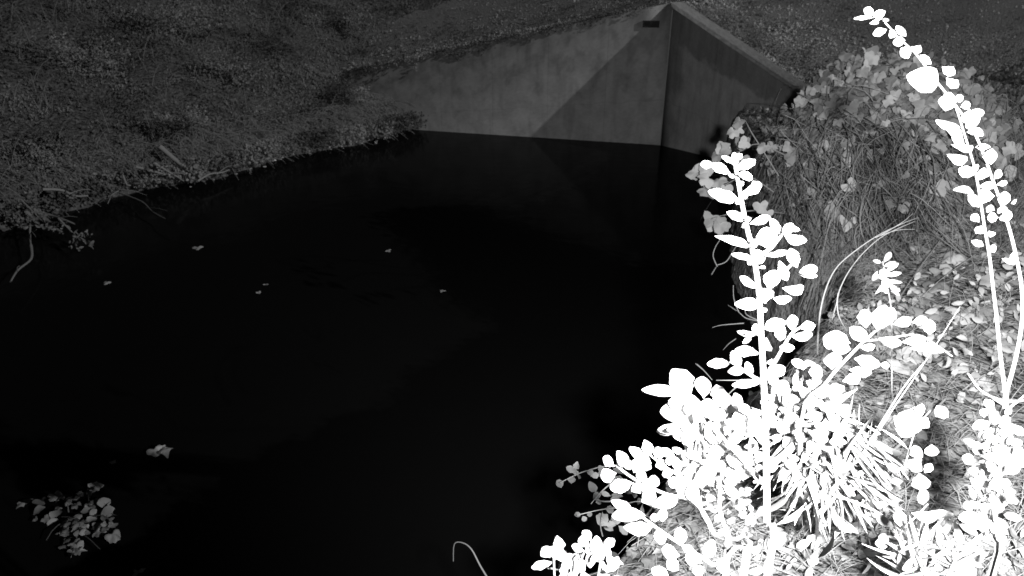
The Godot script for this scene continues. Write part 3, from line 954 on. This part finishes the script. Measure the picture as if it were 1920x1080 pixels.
# ---------------------------------------------------------------- the near shrubs
func shrubs() -> void:
	var root := onground(1437, 1200)
	root = Vector3(P(1437, 1080, 1.24).x, 0, P(1437, 1080, 1.24).z - 0.02)
	root.y = near_height(root.x, root.z)
	var t := thing("tall_shoot", "tall bright white leafy shoot standing upright before the water", "shrub", root)
	stem("stem", t, [1438, 1080, 1438, 980, 1437, 880, 1433, 740, 1428, 640, 1422, 540, 1411, 470, 1400, 425, 1391, 380, 1383, 335, 1378, 305], 1.24, 1.34, 0.0070, 0.0035, M.bark, root)
	var d0 := 1.36
	var d1 := 1.24
	for s in [[1434, 705, 1455, 675, 1483, 627, 1505, 612], [1425, 555, 1448, 535, 1475, 505, 1497, 485], [1410, 480, 1440, 470, 1460, 448, 1470, 435], [1428, 715, 1410, 705, 1388, 690, 1370, 678], [1426, 628, 1413, 624, 1400, 626]]:
		stem("twig", t, s, lerpf(d0, d1, s[1] / 1080.0), lerpf(d0, d1, s[1] / 1080.0) - 0.03, 0.004, 0.002, M.bark)
	leaves(t, 1300, 270, 5.142, d0, d1, [430, 245, 625, 105, 112, 405, 215, 395, 85, 70, 380, 178, 282, 120, 50, 415, 160, 462, 95, 52, 360, 285, 215, 200, 90, 200, 200, 62, 200, 82, 430, 290, 578, 330, 80, 445, 365, 482, 400, 52, 480, 470, 722, 405, 112, 455, 550, 130, 480, 120, 462, 565, 405, 545, 60, 485, 480, 510, 525, 50, 480, 745, 328, 645, 90, 545, 770, 728, 700, 92, 500, 745, 555, 712, 50, 515, 765, 475, 802, 45, 545, 995, 250, 885, 82, 720, 1005, 705, 805, 180])
	leaves(t, 1300, 270, 5.142, d0 - 0.03, d1 - 0.03, [840, 870, 750, 725, 80, 860, 870, 965, 770, 90, 885, 885, 1095, 955, 110, 930, 840, 1050, 815, 60, 720, 1080, 915, 1025, 60, 565, 1005, 615, 920, 70, 380, 290, 360, 320, 60, 400, 205, 430, 235, 50])
	leaves(t, 1300, 470, 4.32, d0, d1, [490, 65, 328, 42, 52, 440, 60, 590, 45, 112, 500, 100, 450, 60, 80, 580, 40, 772, 15, 42, 840, 140, 788, -5, 86, 760, 245, 700, 92, 80, 862, 175, 1012, 145, 82, 850, 185, 1002, 205, 52, 725, 305, 932, 312, 86, 650, 388, 802, 402, 86, 620, 310, 662, 148, 130, 560, 410, 612, 290, 132, 580, 430, 560, 320, 100, 520, 312, 370, 202, 66, 530, 435, 355, 430, 100, 570, 465, 588, 498, 36, 530, 135, 590, 134, 22])
	leaves(t, 1300, 470, 4.32, d0, d1, [575, 630, 742, 575, 100, 702, 730, 722, 610, 92, 800, 650, 795, 515, 95, 858, 625, 985, 598, 80, 800, 695, 975, 688, 78, 700, 782, 818, 788, 70, 632, 815, 582, 715, 60, 500, 690, 366, 668, 54, 500, 670, 505, 595, 50, 542, 835, 342, 775, 92, 465, 705, 405, 745, 36, 305, 910, 155, 915, 78, 376, 945, 318, 815, 80, 402, 985, 288, 975, 72, 470, 1015, 433, 900, 60, 560, 1065, 350, 1075, 66, 590, 912, 668, 895, 40, 605, 1015, 742, 940, 92, 600, 1025, 695, 1085, 80, 650, 1000, 640, 940, 70])

	# leafy mass left of the tall shoot
	var b := P(1330, 1080, 1.35)
	b.y = near_height(b.x, b.z)
	var g := thing("broad_leaved_bush", "dense overexposed bush of broad leaves left of the tall shoot", "shrub", b)
	stem("stem", g, [1357, 1075, 1335, 995, 1315, 955, 1300, 900, 1310, 820, 1330, 760], 1.4, 1.5, 0.006, 0.004, M.bark, b)
	stem("stem", g, [1398, 1075, 1370, 1010, 1350, 960, 1345, 880, 1290, 780], 1.4, 1.5, 0.006, 0.003, M.bark, b)
	stem("stem", g, [1432, 905, 1400, 870, 1365, 832, 1330, 790], 1.35, 1.4, 0.005, 0.003, M.bark)
	leaves(g, 1200, 670, 4.696, 1.5, 1.5, [440, 330, 285, 88, 215, 340, 315, 38, 280, 100, 560, 360, 560, 152, 142, 640, 360, 806, 392, 130, 620, 330, 740, 290, 120, 580, 520, 190, 470, 260, 560, 430, 260, 400, 180, 420, 610, 160, 642, 92, 890, 500, 818, 315, 110, 870, 530, 1090, 470, 100, 720, 490, 500, 420, 160, 760, 520, 620, 520, 150, 520, 600, 320, 560, 170, 860, 640, 620, 600, 130, 700, 760, 620, 620, 140, 1080, 640, 1050, 580, 70, 500, 720, 290, 690, 80, 460, 780, 360, 690, 80, 380, 850, 290, 800, 60, 1000, 700, 900, 560, 120, 1000, 520, 950, 600, 90, 900, 820, 780, 760, 70, 560, 700, 440, 640, 100])
	fill_leaves(g, [Vector2(1290, 770), Vector2(1420, 770), Vector2(1425, 880), Vector2(1360, 930), Vector2(1270, 900), Vector2(1260, 800)], 150, 1.38, 1.62, 0.024, 0.048)
	fill_leaves(g, [Vector2(1270, 890), Vector2(1420, 870), Vector2(1420, 990), Vector2(1330, 960)], 60, 1.45, 1.75, 0.016, 0.036)

	# two leafy branches that reach left over the lower bank
	var h := thing("reaching_branch", "long leafy branch reaching left across the water's edge, upper of two", "shrub", b + Vector3(0.02, 0, 0))
	stem("stem", h, [1362, 1075, 1338, 1000, 1315, 955, 1290, 935, 1245, 925, 1188, 897, 1155, 872], 1.33, 1.36, 0.005, 0.0025, M.bark, b + Vector3(0.02, 0, 0))
	stem("twig", h, [1300, 905, 1262, 885, 1230, 862, 1205, 840], 1.36, 1.36, 0.003, 0.002, M.bark)
	leaves(h, 960, 640, 2.454, 1.36, 1.34, [480, 605, 412, 622, 62, 470, 575, 415, 535, 50, 522, 575, 492, 510, 56, 560, 605, 592, 545, 54, 602, 645, 590, 580, 46, 570, 655, 455, 670, 62, 600, 690, 642, 635, 46, 660, 672, 650, 618, 50, 640, 562, 540, 488, 44, 635, 525, 612, 455, 46, 685, 540, 668, 484, 46, 745, 595, 688, 612, 44, 600, 740, 662, 685, 82, 645, 755, 768, 720, 62, 555, 775, 455, 735, 52, 545, 590, 528, 548, 44, 725, 572, 722, 528, 30, 770, 660, 720, 640, 50, 760, 690, 800, 630, 60, 640, 585, 590, 555, 50, 660, 575, 712, 560, 44, 590, 700, 560, 650, 50, 840, 700, 800, 640, 60, 780, 720, 790, 640, 50, 830, 740, 830, 660, 60])
	var h2 := thing("reaching_branch", "lower leafy branch reaching left beneath the first, near the frame's bottom", "shrub", b + Vector3(-0.03, 0, 0.03))
	stem("stem", h2, [1390, 1082, 1340, 1060, 1300, 1035, 1250, 1003, 1225, 985, 1205, 970], 1.28, 1.3, 0.0045, 0.0025, M.bark, b + Vector3(-0.03, 0, 0.03))
	leaves(h2, 960, 640, 2.454, 1.3, 1.28, [612, 800, 460, 800, 58, 645, 855, 512, 862, 60, 690, 830, 690, 768, 50, 712, 895, 655, 900, 72, 780, 935, 772, 855, 52, 770, 985, 686, 965, 72, 765, 1055, 715, 1005, 62, 860, 995, 796, 1000, 62, 885, 1005, 915, 930, 62, 870, 1085, 850, 1035, 50, 720, 1085, 645, 1050, 54, 660, 830, 655, 790, 40, 780, 940, 840, 970, 34, 840, 1020, 850, 990, 60, 1000, 1060, 950, 1040, 50])

	# cluster in the bottom edge
	var lb := P(1080, 1085, 1.5)
	lb.y = near_height(lb.x, lb.z)
	var c := thing("low_leafy_cluster", "small round white leaved cluster at the bottom edge against the water", "shrub", lb)
	for s in [[1040, 1090, 1040, 1050, 1048, 1020], [1075, 1090, 1090, 1050, 1102, 1015], [1120, 1090, 1130, 1050, 1140, 1020]]: stem("stem", c, s, 1.5, 1.5, 0.003, 0.0018, M.bark, lb)
	leaves(c, 960, 640, 2.454, 1.5, 1.5, [190, 1015, 92, 1035, 36, 175, 995, 135, 945, 56, 232, 955, 205, 902, 52, 200, 1000, 295, 990, 46, 332, 965, 268, 942, 40, 352, 930, 305, 910, 50, 362, 915, 328, 872, 42, 400, 965, 388, 898, 50, 420, 945, 465, 912, 48, 430, 990, 442, 950, 42, 440, 1025, 465, 1000, 46, 380, 980, 350, 940, 50])
	fill_leaves(c, [Vector2(1055, 1045), Vector2(1140, 1040), Vector2(1150, 1090), Vector2(1040, 1090)], 32, 1.45, 1.6, 0.025, 0.045)

	# branch that leaves the mass to the right
	var rb := onground(1500, 1000)
	var r := thing("slanting_branch", "leafy branch slanting up right between tall shoot and straight canes", "shrub", rb)
	stem("stem", r, [1500, 800, 1547, 720, 1595, 665, 1640, 622, 1680, 592], 1.6, 1.75, 0.005, 0.003, M.bark, rb)
	stem("twig", r, [1620, 640, 1660, 635, 1720, 628, 1760, 650, 1785, 668], 1.7, 1.7, 0.003, 0.002, M.bark)
	leaves(r, 1280, 360, 3.0, 1.7, 1.7, [1032, 765, 1025, 655, 72, 1095, 775, 1140, 640, 90, 1110, 760, 1185, 650, 80, 1180, 745, 1280, 725, 55, 1290, 735, 1372, 715, 50, 1100, 825, 1225, 852, 62, 1230, 845, 1365, 825, 62, 1040, 835, 945, 765, 74, 940, 850, 775, 800, 110, 1000, 875, 1092, 868, 40, 945, 885, 835, 865, 80, 840, 1000, 842, 895, 88, 965, 935, 1115, 965, 82, 1110, 970, 1165, 975, 40, 935, 1000, 1060, 1015, 62, 900, 1065, 1000, 1040, 62, 722, 1000, 615, 945, 44, 740, 1045, 695, 945, 70, 765, 1075, 740, 975, 74, 1280, 880, 1440, 870, 50, 1390, 800, 1385, 720, 60, 1300, 840, 1450, 890, 55])
	fill_leaves(r, [Vector2(1445, 740), Vector2(1530, 700), Vector2(1580, 770), Vector2(1560, 840), Vector2(1450, 800)], 110, 1.6, 1.85, 0.026, 0.052)
	fill_leaves(r, [Vector2(1440, 790), Vector2(1560, 800), Vector2(1540, 900), Vector2(1440, 880)], 40, 1.65, 1.9, 0.03, 0.05)

	# the right shrub: trunk, fork and two stems
	var fb := P(1855, 1085, 1.5)
	fb.y = near_height(fb.x, fb.z)
	var f := thing("forked_shrub", "tall white forked shrub leaning left at the right edge", "shrub", fb)
	stem("trunk", f, [1855, 1085, 1861, 1000, 1869, 930, 1878, 850, 1884, 790, 1886, 735], 1.5, 1.5, 0.0070, 0.0055, M.bark, fb)
	stem("stem", f, [1886, 737, 1897, 700, 1909, 650, 1917, 590, 1915, 535, 1905, 480, 1894, 435, 1880, 390, 1864, 345, 1848, 300, 1830, 255, 1808, 220, 1782, 185, 1750, 145, 1718, 102, 1690, 75, 1662, 45, 1642, 25], 1.5, 1.75, 0.0046, 0.002, M.bark)
	stem("stem", f, [1885, 737, 1876, 670, 1869, 600, 1862, 540, 1855, 480, 1845, 420, 1835, 355, 1826, 310, 1814, 270, 1800, 225, 1788, 190], 1.5, 1.66, 0.0042, 0.002, M.bark)
	for s in [[1884, 760, 1855, 742, 1835, 728, 1815, 700], [1885, 770, 1905, 755, 1925, 738], [1882, 752, 1862, 745, 1845, 738], [1886, 752, 1905, 752, 1925, 750]]: stem("twig", f, s, 1.5, 1.46, 0.0035, 0.0018, M.bark)
	leaves(f, 1580, 0, 3.856, 1.72, 1.5, [232, 112, 150, 65, 62, 232, 125, 100, 122, 26, 265, 150, 272, 75, 72, 292, 150, 345, 125, 32, 262, 160, 205, 165, 32, 322, 212, 236, 235, 58, 340, 220, 385, 265, 62, 458, 262, 388, 190, 48, 452, 292, 366, 308, 66, 502, 352, 412, 405, 92, 500, 340, 590, 385, 62, 560, 395, 645, 450, 52, 692, 612, 495, 545, 160, 720, 485, 830, 550, 66, 750, 565, 845, 655, 62, 822, 765, 675, 738, 105, 820, 740, 722, 680, 62, 812, 722, 872, 698, 52, 852, 775, 920, 755, 62, 880, 825, 1015, 820, 66, 900, 850, 975, 905, 112, 900, 955, 1035, 962, 72, 850, 925, 674, 878, 68, 872, 995, 755, 925, 64, 890, 1045, 795, 985, 62, 960, 1065, 1070, 1060, 42, 920, 790, 900, 900, 90])
	leaves(f, 1700, 260, 4.5, 1.66, 1.5, [565, 85, 415, 65, 72, 510, 192, 366, 150, 92, 570, 305, 445, 258, 92, 600, 265, 555, 235, 72, 690, 315, 598, 285, 92, 640, 150, 760, 150, 132, 600, 85, 680, 70, 52, 740, 340, 800, 260, 60, 760, 390, 845, 370, 50, 570, 462, 415, 420, 66, 610, 585, 525, 485, 82, 735, 405, 635, 395, 62, 742, 485, 615, 475, 112, 820, 565, 825, 450, 92, 880, 550, 920, 520, 42, 740, 605, 660, 575, 66, 772, 665, 685, 670, 76, 610, 705, 548, 635, 62, 660, 795, 588, 750, 72, 690, 780, 742, 825, 52, 850, 610, 760, 580, 72, 650, 905, 545, 860, 56, 690, 935, 765, 915, 62, 830, 700, 800, 640, 50, 850, 600, 855, 690, 60, 910, 940, 900, 1060, 60, 920, 1040, 820, 1020, 50])
	var crown := thing("right_shrub_foliage", "thick column of white leaves round the foot of the forked shrub", "shrub", fb + Vector3(0.02, 0, 0.02))
	stem("stem", crown, [1862, 1085, 1868, 1000, 1860, 900, 1872, 800], 1.46, 1.46, 0.004, 0.0025, M.bark, fb + Vector3(0.02, 0, 0.02))
	leaves(crown, 1780, 740, 3.176, 1.46, 1.46, [180, 320, 92, 270, 44, 150, 400, 80, 372, 60, 170, 450, 108, 462, 46, 160, 650, 72, 670, 52, 200, 740, 62, 735, 84, 230, 760, 112, 790, 46, 350, 300, 375, 245, 36, 370, 300, 435, 275, 44, 380, 370, 440, 320, 50, 370, 400, 430, 440, 60, 370, 110, 335, 90, 50, 260, 80, 215, 30, 50, 230, 120, 185, 95, 44, 250, 160, 165, 185, 60, 270, 760, 285, 840, 50, 250, 750, 190, 790, 50, 330, 600, 390, 550, 50, 380, 600, 390, 660, 34])
	fill_leaves(crown, [Vector2(1836, 775), Vector2(1888, 775), Vector2(1900, 850), Vector2(1880, 960), Vector2(1820, 980), Vector2(1830, 900), Vector2(1838, 850)], 120, 1.42, 1.6, 0.02, 0.042)

# ---------------------------------------------------------------- far bank
func far_bank_plants() -> void:
	var spots := []
	for i in 90000:
		var x := rr(-17.0, 0.2)
		var z := -rr(7.0, 26.0)
		var y := far_height(x, z)
		if y < 0.06 and rng.randf() > 0.04: continue
		if y < -0.25: continue
		if noise.get_noise_2d(x * 28.0, z * 28.0 + 70.0) < -0.22 + rr(-0.2, 0.2): continue
		spots.append(Transform3D(Basis.from_euler(Vector3(rr(-0.5, 0.5), rr(0, TAU), rr(-0.5, 0.5))).scaled_local(Vector3(1, rr(0.6, 1.5), 1) * rr(0.02, 0.06)), Vector3(x, maxf(y, rr(0.05, 0.4)), z)))
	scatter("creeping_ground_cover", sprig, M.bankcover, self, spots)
	var flecks := []
	var fringe := []
	for i in 4200:
		var k := rng.randi() % (SHORE.size() - 4) + 3
		var q: Vector2 = SHORE[k].lerp(SHORE[mini(k + 1, SHORE.size() - 1)], rng.randf())
		var ragged := 0.30 * maxf(0.0, fine.get_noise_2d(q.x * 45.0, q.y * 45.0) + 0.25)
		q += Vector2(rr(-0.1, 0.1 + ragged * 2.2), rr(-0.1, 0.1 + ragged * 1.2))
		if i < 130 and q.x > -6.0: flecks.append(ground_xf(Vector3(q.x, rr(0.02, 0.10), q.y), rr(0.04, 0.09), 0.6))
		fringe.append(Transform3D(Basis.from_euler(shaken(1.2)).scaled_local(Vector3.ONE * rr(0.03, 0.085)), Vector3(q.x, rr(0.10, 0.45), q.y)))
	var hang := SurfaceTool.new()
	hang.begin(Mesh.PRIMITIVE_TRIANGLES)
	for i in 1100:
		var k := rng.randi() % (SHORE.size() - 4) + 3
		var q: Vector2 = SHORE[k].lerp(SHORE[mini(k + 1, SHORE.size() - 1)], rng.randf())
		var a := Vector3(q.x - rr(0.0, 0.9), 0, q.y - rr(0.0, 0.4))
		a.y = maxf(far_height(a.x, a.z), 0.1) + rr(0.0, 0.1)
		var b := a + Vector3(rr(-0.2, 0.8), -rr(0.0, 0.4), rr(-0.3, 0.5))
		b.y = maxf(b.y, 0.03)
		tube(hang, arc(a, b, Vector3(0, rr(0.05, 0.22), 0), 4), 0.006, 0.003, 4)
	var tall := SurfaceTool.new()
	tall.begin(Mesh.PRIMITIVE_TRIANGLES)
	for i in 1500:
		var x := rr(-14.0, -2.0)
		var z := -rr(9.0, 21.0)
		if far_height(x, z) < 0.1 or fine.get_noise_2d(x * 18.0, z * 18.0) < 0.12: continue
		var a := Vector3(x, far_height(x, z), z)
		var b := a + Vector3(rr(-0.3, 0.45), rr(0.15, 0.6), rr(-0.3, 0.3))
		tube(tall, arc(a, b, Vector3(0, 0.12, 0), 4), 0.006, 0.0025, 4)
	var to := part(numbered("tall_dry_grass"), tall.commit(), M.farwood, self)
	to.set_meta("kind", "stuff")
	var ho := part(numbered("overhanging_grass"), hang.commit(), M.farwood, self)
	ho.set_meta("kind", "stuff")
	scatter("overhanging_weeds", sprig, M.brush, self, fringe)
	scatter("stranded_leaves", dead_leaf, M.turf, self, flecks)
	# bushes that can be told apart by their outline
	for d in [[520, 235, 0.55, "leafy bush overhanging the far waterline near the branches' right"], [440, 150, 0.9, "broad dark bush halfway up the far bank"], [160, 130, 1.0, "pale rounded bush high on the left of the far bank"], [60, 300, 0.7, "low bush above the far water at the left edge"], [300, 60, 1.1, "bush at the top of the far bank below the captions' place"], [640, 190, 0.6, "small bush low on the far bank left of the concrete"], [640, 60, 1.0, "upper bush on the far bank left of the concrete"], [330, 250, 0.6, "small bush above the fallen branches on the far bank"], [840, 60, 0.8, "bush on the slope above the concrete wall's left end"]]:
		var p := onfar(d[0], d[1])
		var t := thing("bank_bush", d[3], "bush", p)
		var st := SurfaceTool.new()
		st.begin(Mesh.PRIMITIVE_TRIANGLES)
		var xs := []
		for k in 26:
			var dir := Vector3(rr(-1, 1), rr(0.3, 1.1), rr(-1, 1)).normalized()
			var tip: Vector3 = p + dir * Vector3(1.5, 0.75, 1.2) * d[2] * rr(0.3, 1.1)
			tube(st, arc(p, tip, Vector3(0, 0.06, 0), 4), 0.007, 0.003, 4)
			for j in 60:
				var q: Vector3 = p.lerp(tip, rr(0.25, 1.05)) + shaken(0.22) * d[2]
				xs.append(Transform3D(Basis.from_euler(shaken(1.2)).scaled_local(Vector3.ONE * rr(0.02, 0.055)), q))
		part("branches", st.commit(), M.farwood, t)
		scatter("foliage", sprig, M.brush, t, xs)
	# fallen branches along the far waterline
	for d in [[300, 275, 380, 335, 0.05, "thick fallen branch sloping into the far water"], [255, 313, 340, 336, 0.028, "thin fallen branch left of the thick one at the far waterline"], [290, 306, 345, 340, 0.022, "forked grey branch under the thick fallen branch"], [370, 340, 430, 318, 0.022, "short branch lying along the far waterline right of the thick one"], [80, 355, 165, 367, 0.025, "low bare branch at the far bank's left end"], [60, 390, 118, 437, 0.035, "drooping grey branch by the leafy clump at left"], [65, 395, 140, 420, 0.025, "second drooping grey branch right of the first at left"], [225, 362, 310, 410, 0.014, "thin bare branch hanging over the dark water"], [222, 358, 202, 382, 0.012, "short twig stub beside the hanging bare branch"], [60, 400, 58, 460, 0.02, "vertical vine hanging from the left bank"], [58, 460, 20, 528, 0.02, "lower end of the hanging vine reaching the water"], [228, 325, 245, 348, 0.02, "short leaning stick at the far waterline"]]:
		var a := resting(d[0], d[1], 0.55)
		var c := resting(d[2], d[3], 0.5)
		var t := thing("fallen_branch", d[5], "branch", a)
		part("limb", tube_mesh([a, a.lerp(c, 0.4) + shaken(0.06), a.lerp(c, 0.75) + shaken(0.04), c], d[4], d[4] * 0.5), M.farwood, t)
		var e: Vector3 = a.lerp(c, 0.6)
		part("twig", tube_mesh([e, e + (c - a) * 0.2 + Vector3(0.05, 0.08, 0), e + (c - a) * 0.35 + Vector3(0.1, 0.1, 0)], d[4] * 0.4, d[4] * 0.2, 5), M.farwood, t)
	for d in [[150, 450, 9.4, 36, 26, 20, "leafy branch end hanging over the dark water at left"], [25, 525, 9.2, 30, 14, 12, "small leafy tip at the lower end of the hanging vine"], [80, 415, 9.8, 70, 26, 40, "leafy overhang at the left end of the far bank"]]:
		var t := thing("hanging_leaves", d[6], "foliage", P(d[0], d[1], d[2]))
		var a := P(d[0] - 40, d[1] - 40, d[2] + 0.2)
		part("twig", tube_mesh([a, P(d[0], d[1], d[2])], 0.014, 0.006), M.farwood, t)
		for i in d[5] * 2:
			var p := P(d[0] + rr(-0.5, 0.5) * d[3] * 1.3, d[1] + rr(-0.5, 0.5) * d[4] * 1.3, d[2] + rr(-0.15, 0.15))
			var s := rr(0.04, 0.09)
			part("leaf", ovate[rng.randi() % 5], M.wet[rng.randi() % 2], t, leaf_xf(p, p + shaken(1.0).normalized() * s, s * 0.5, 0.9))

# ---------------------------------------------------------------- on the water
func floating() -> void:
	for d in [[372, 461, 0.15, "pale leaf floating on the water below the hanging bare branch"], [722, 469, 0.11, "small pale leaf floating alone in mid water"], [497, 534, 0.09, "bright fleck of leaf floating, right of a close pair"], [483, 546, 0.06, "tiny leaf floating, left of a close pair"], [827, 542, 0.09, "small leaf floating rightmost on the open water"], [204, 527, 0.09, "small dim leaf floating at left in the dark water"], [38, 937, 0.10, "bent leaf floating at the left edge beside the leafy tangle"], [262, 1076, 0.10, "leaf floating cut off by the bottom edge"], [205, 870, 0.05, "dim small leaf floating above the leafy tangle"]]:
		var p := onto(d[0], d[1], 0.012)
		tag(part(numbered("floating_leaf"), dead_leaf[used.get("floating_leaf", 0) % 5], M.vine[0], self, Transform3D(Basis.from_euler(Vector3(-PI / 2 + rr(-0.2, 0.2), rr(0, TAU), 0), EULER_ORDER_YXZ).scaled_local(Vector3(d[2], d[2] * 1.1, d[2])), p)), d[3], "leaf")
	var pc := onto(300, 838, 0.02)
	var t := thing("floating_leaf_pair", "crumpled pale leaves floating together above the leafy tangle", "leaves", pc)
	for k in [[-0.04, 0.02, 0.12], [0.05, 0.03, 0.11], [0.0, -0.03, 0.08]]:
		part("leaf", dead_leaf[rng.randi() % 4], M.soaked[2], t, ground_xf(pc + Vector3(k[0], rr(0, 0.03), k[1]), k[2], 0.7))
	var c := onto(150, 975, 0.02)
	var g := thing("floating_leaf_tangle", "tangle of dim wet leaves caught on a snag in the water", "leaves", c)
	var st := SurfaceTool.new()
	st.begin(Mesh.PRIMITIVE_TRIANGLES)
	for i in 9:
		var a := onto(rr(110, 180), rr(950, 1000), -0.05)
		tube(st, arc(a, onto(rr(80, 215), rr(915, 1030), 0.05), Vector3(0, 0.05, 0), 4), 0.006, 0.003, 5)
	part("snag_twigs", st.commit(), M.wet[0], g)
	for q in [[102, 920], [92, 935], [85, 948], [75, 968], [100, 966], [160, 925], [175, 925], [150, 930], [185, 940], [170, 955], [178, 948], [195, 960], [215, 958], [200, 965], [205, 980], [195, 985], [210, 990], [140, 940], [120, 945], [130, 970], [150, 975], [118, 980], [135, 990], [160, 995], [150, 1005], [178, 995], [200, 1000], [112, 995], [115, 1020], [145, 1015], [140, 1033], [150, 1028], [165, 968], [155, 950], [128, 935], [185, 972], [160, 985]]:
		for k in 2:
			var p := onto(q[0] + rr(-7, 7), q[1] + rr(-7, 7), rr(0.01, 0.07))
			part("leaf", dead_leaf[rng.randi() % 5] if rng.randf() < 0.6 else ovate[rng.randi() % 5], M.soaked[rng.randi() % 3], g, ground_xf(p, rr(0.04, 0.10), 1.0))
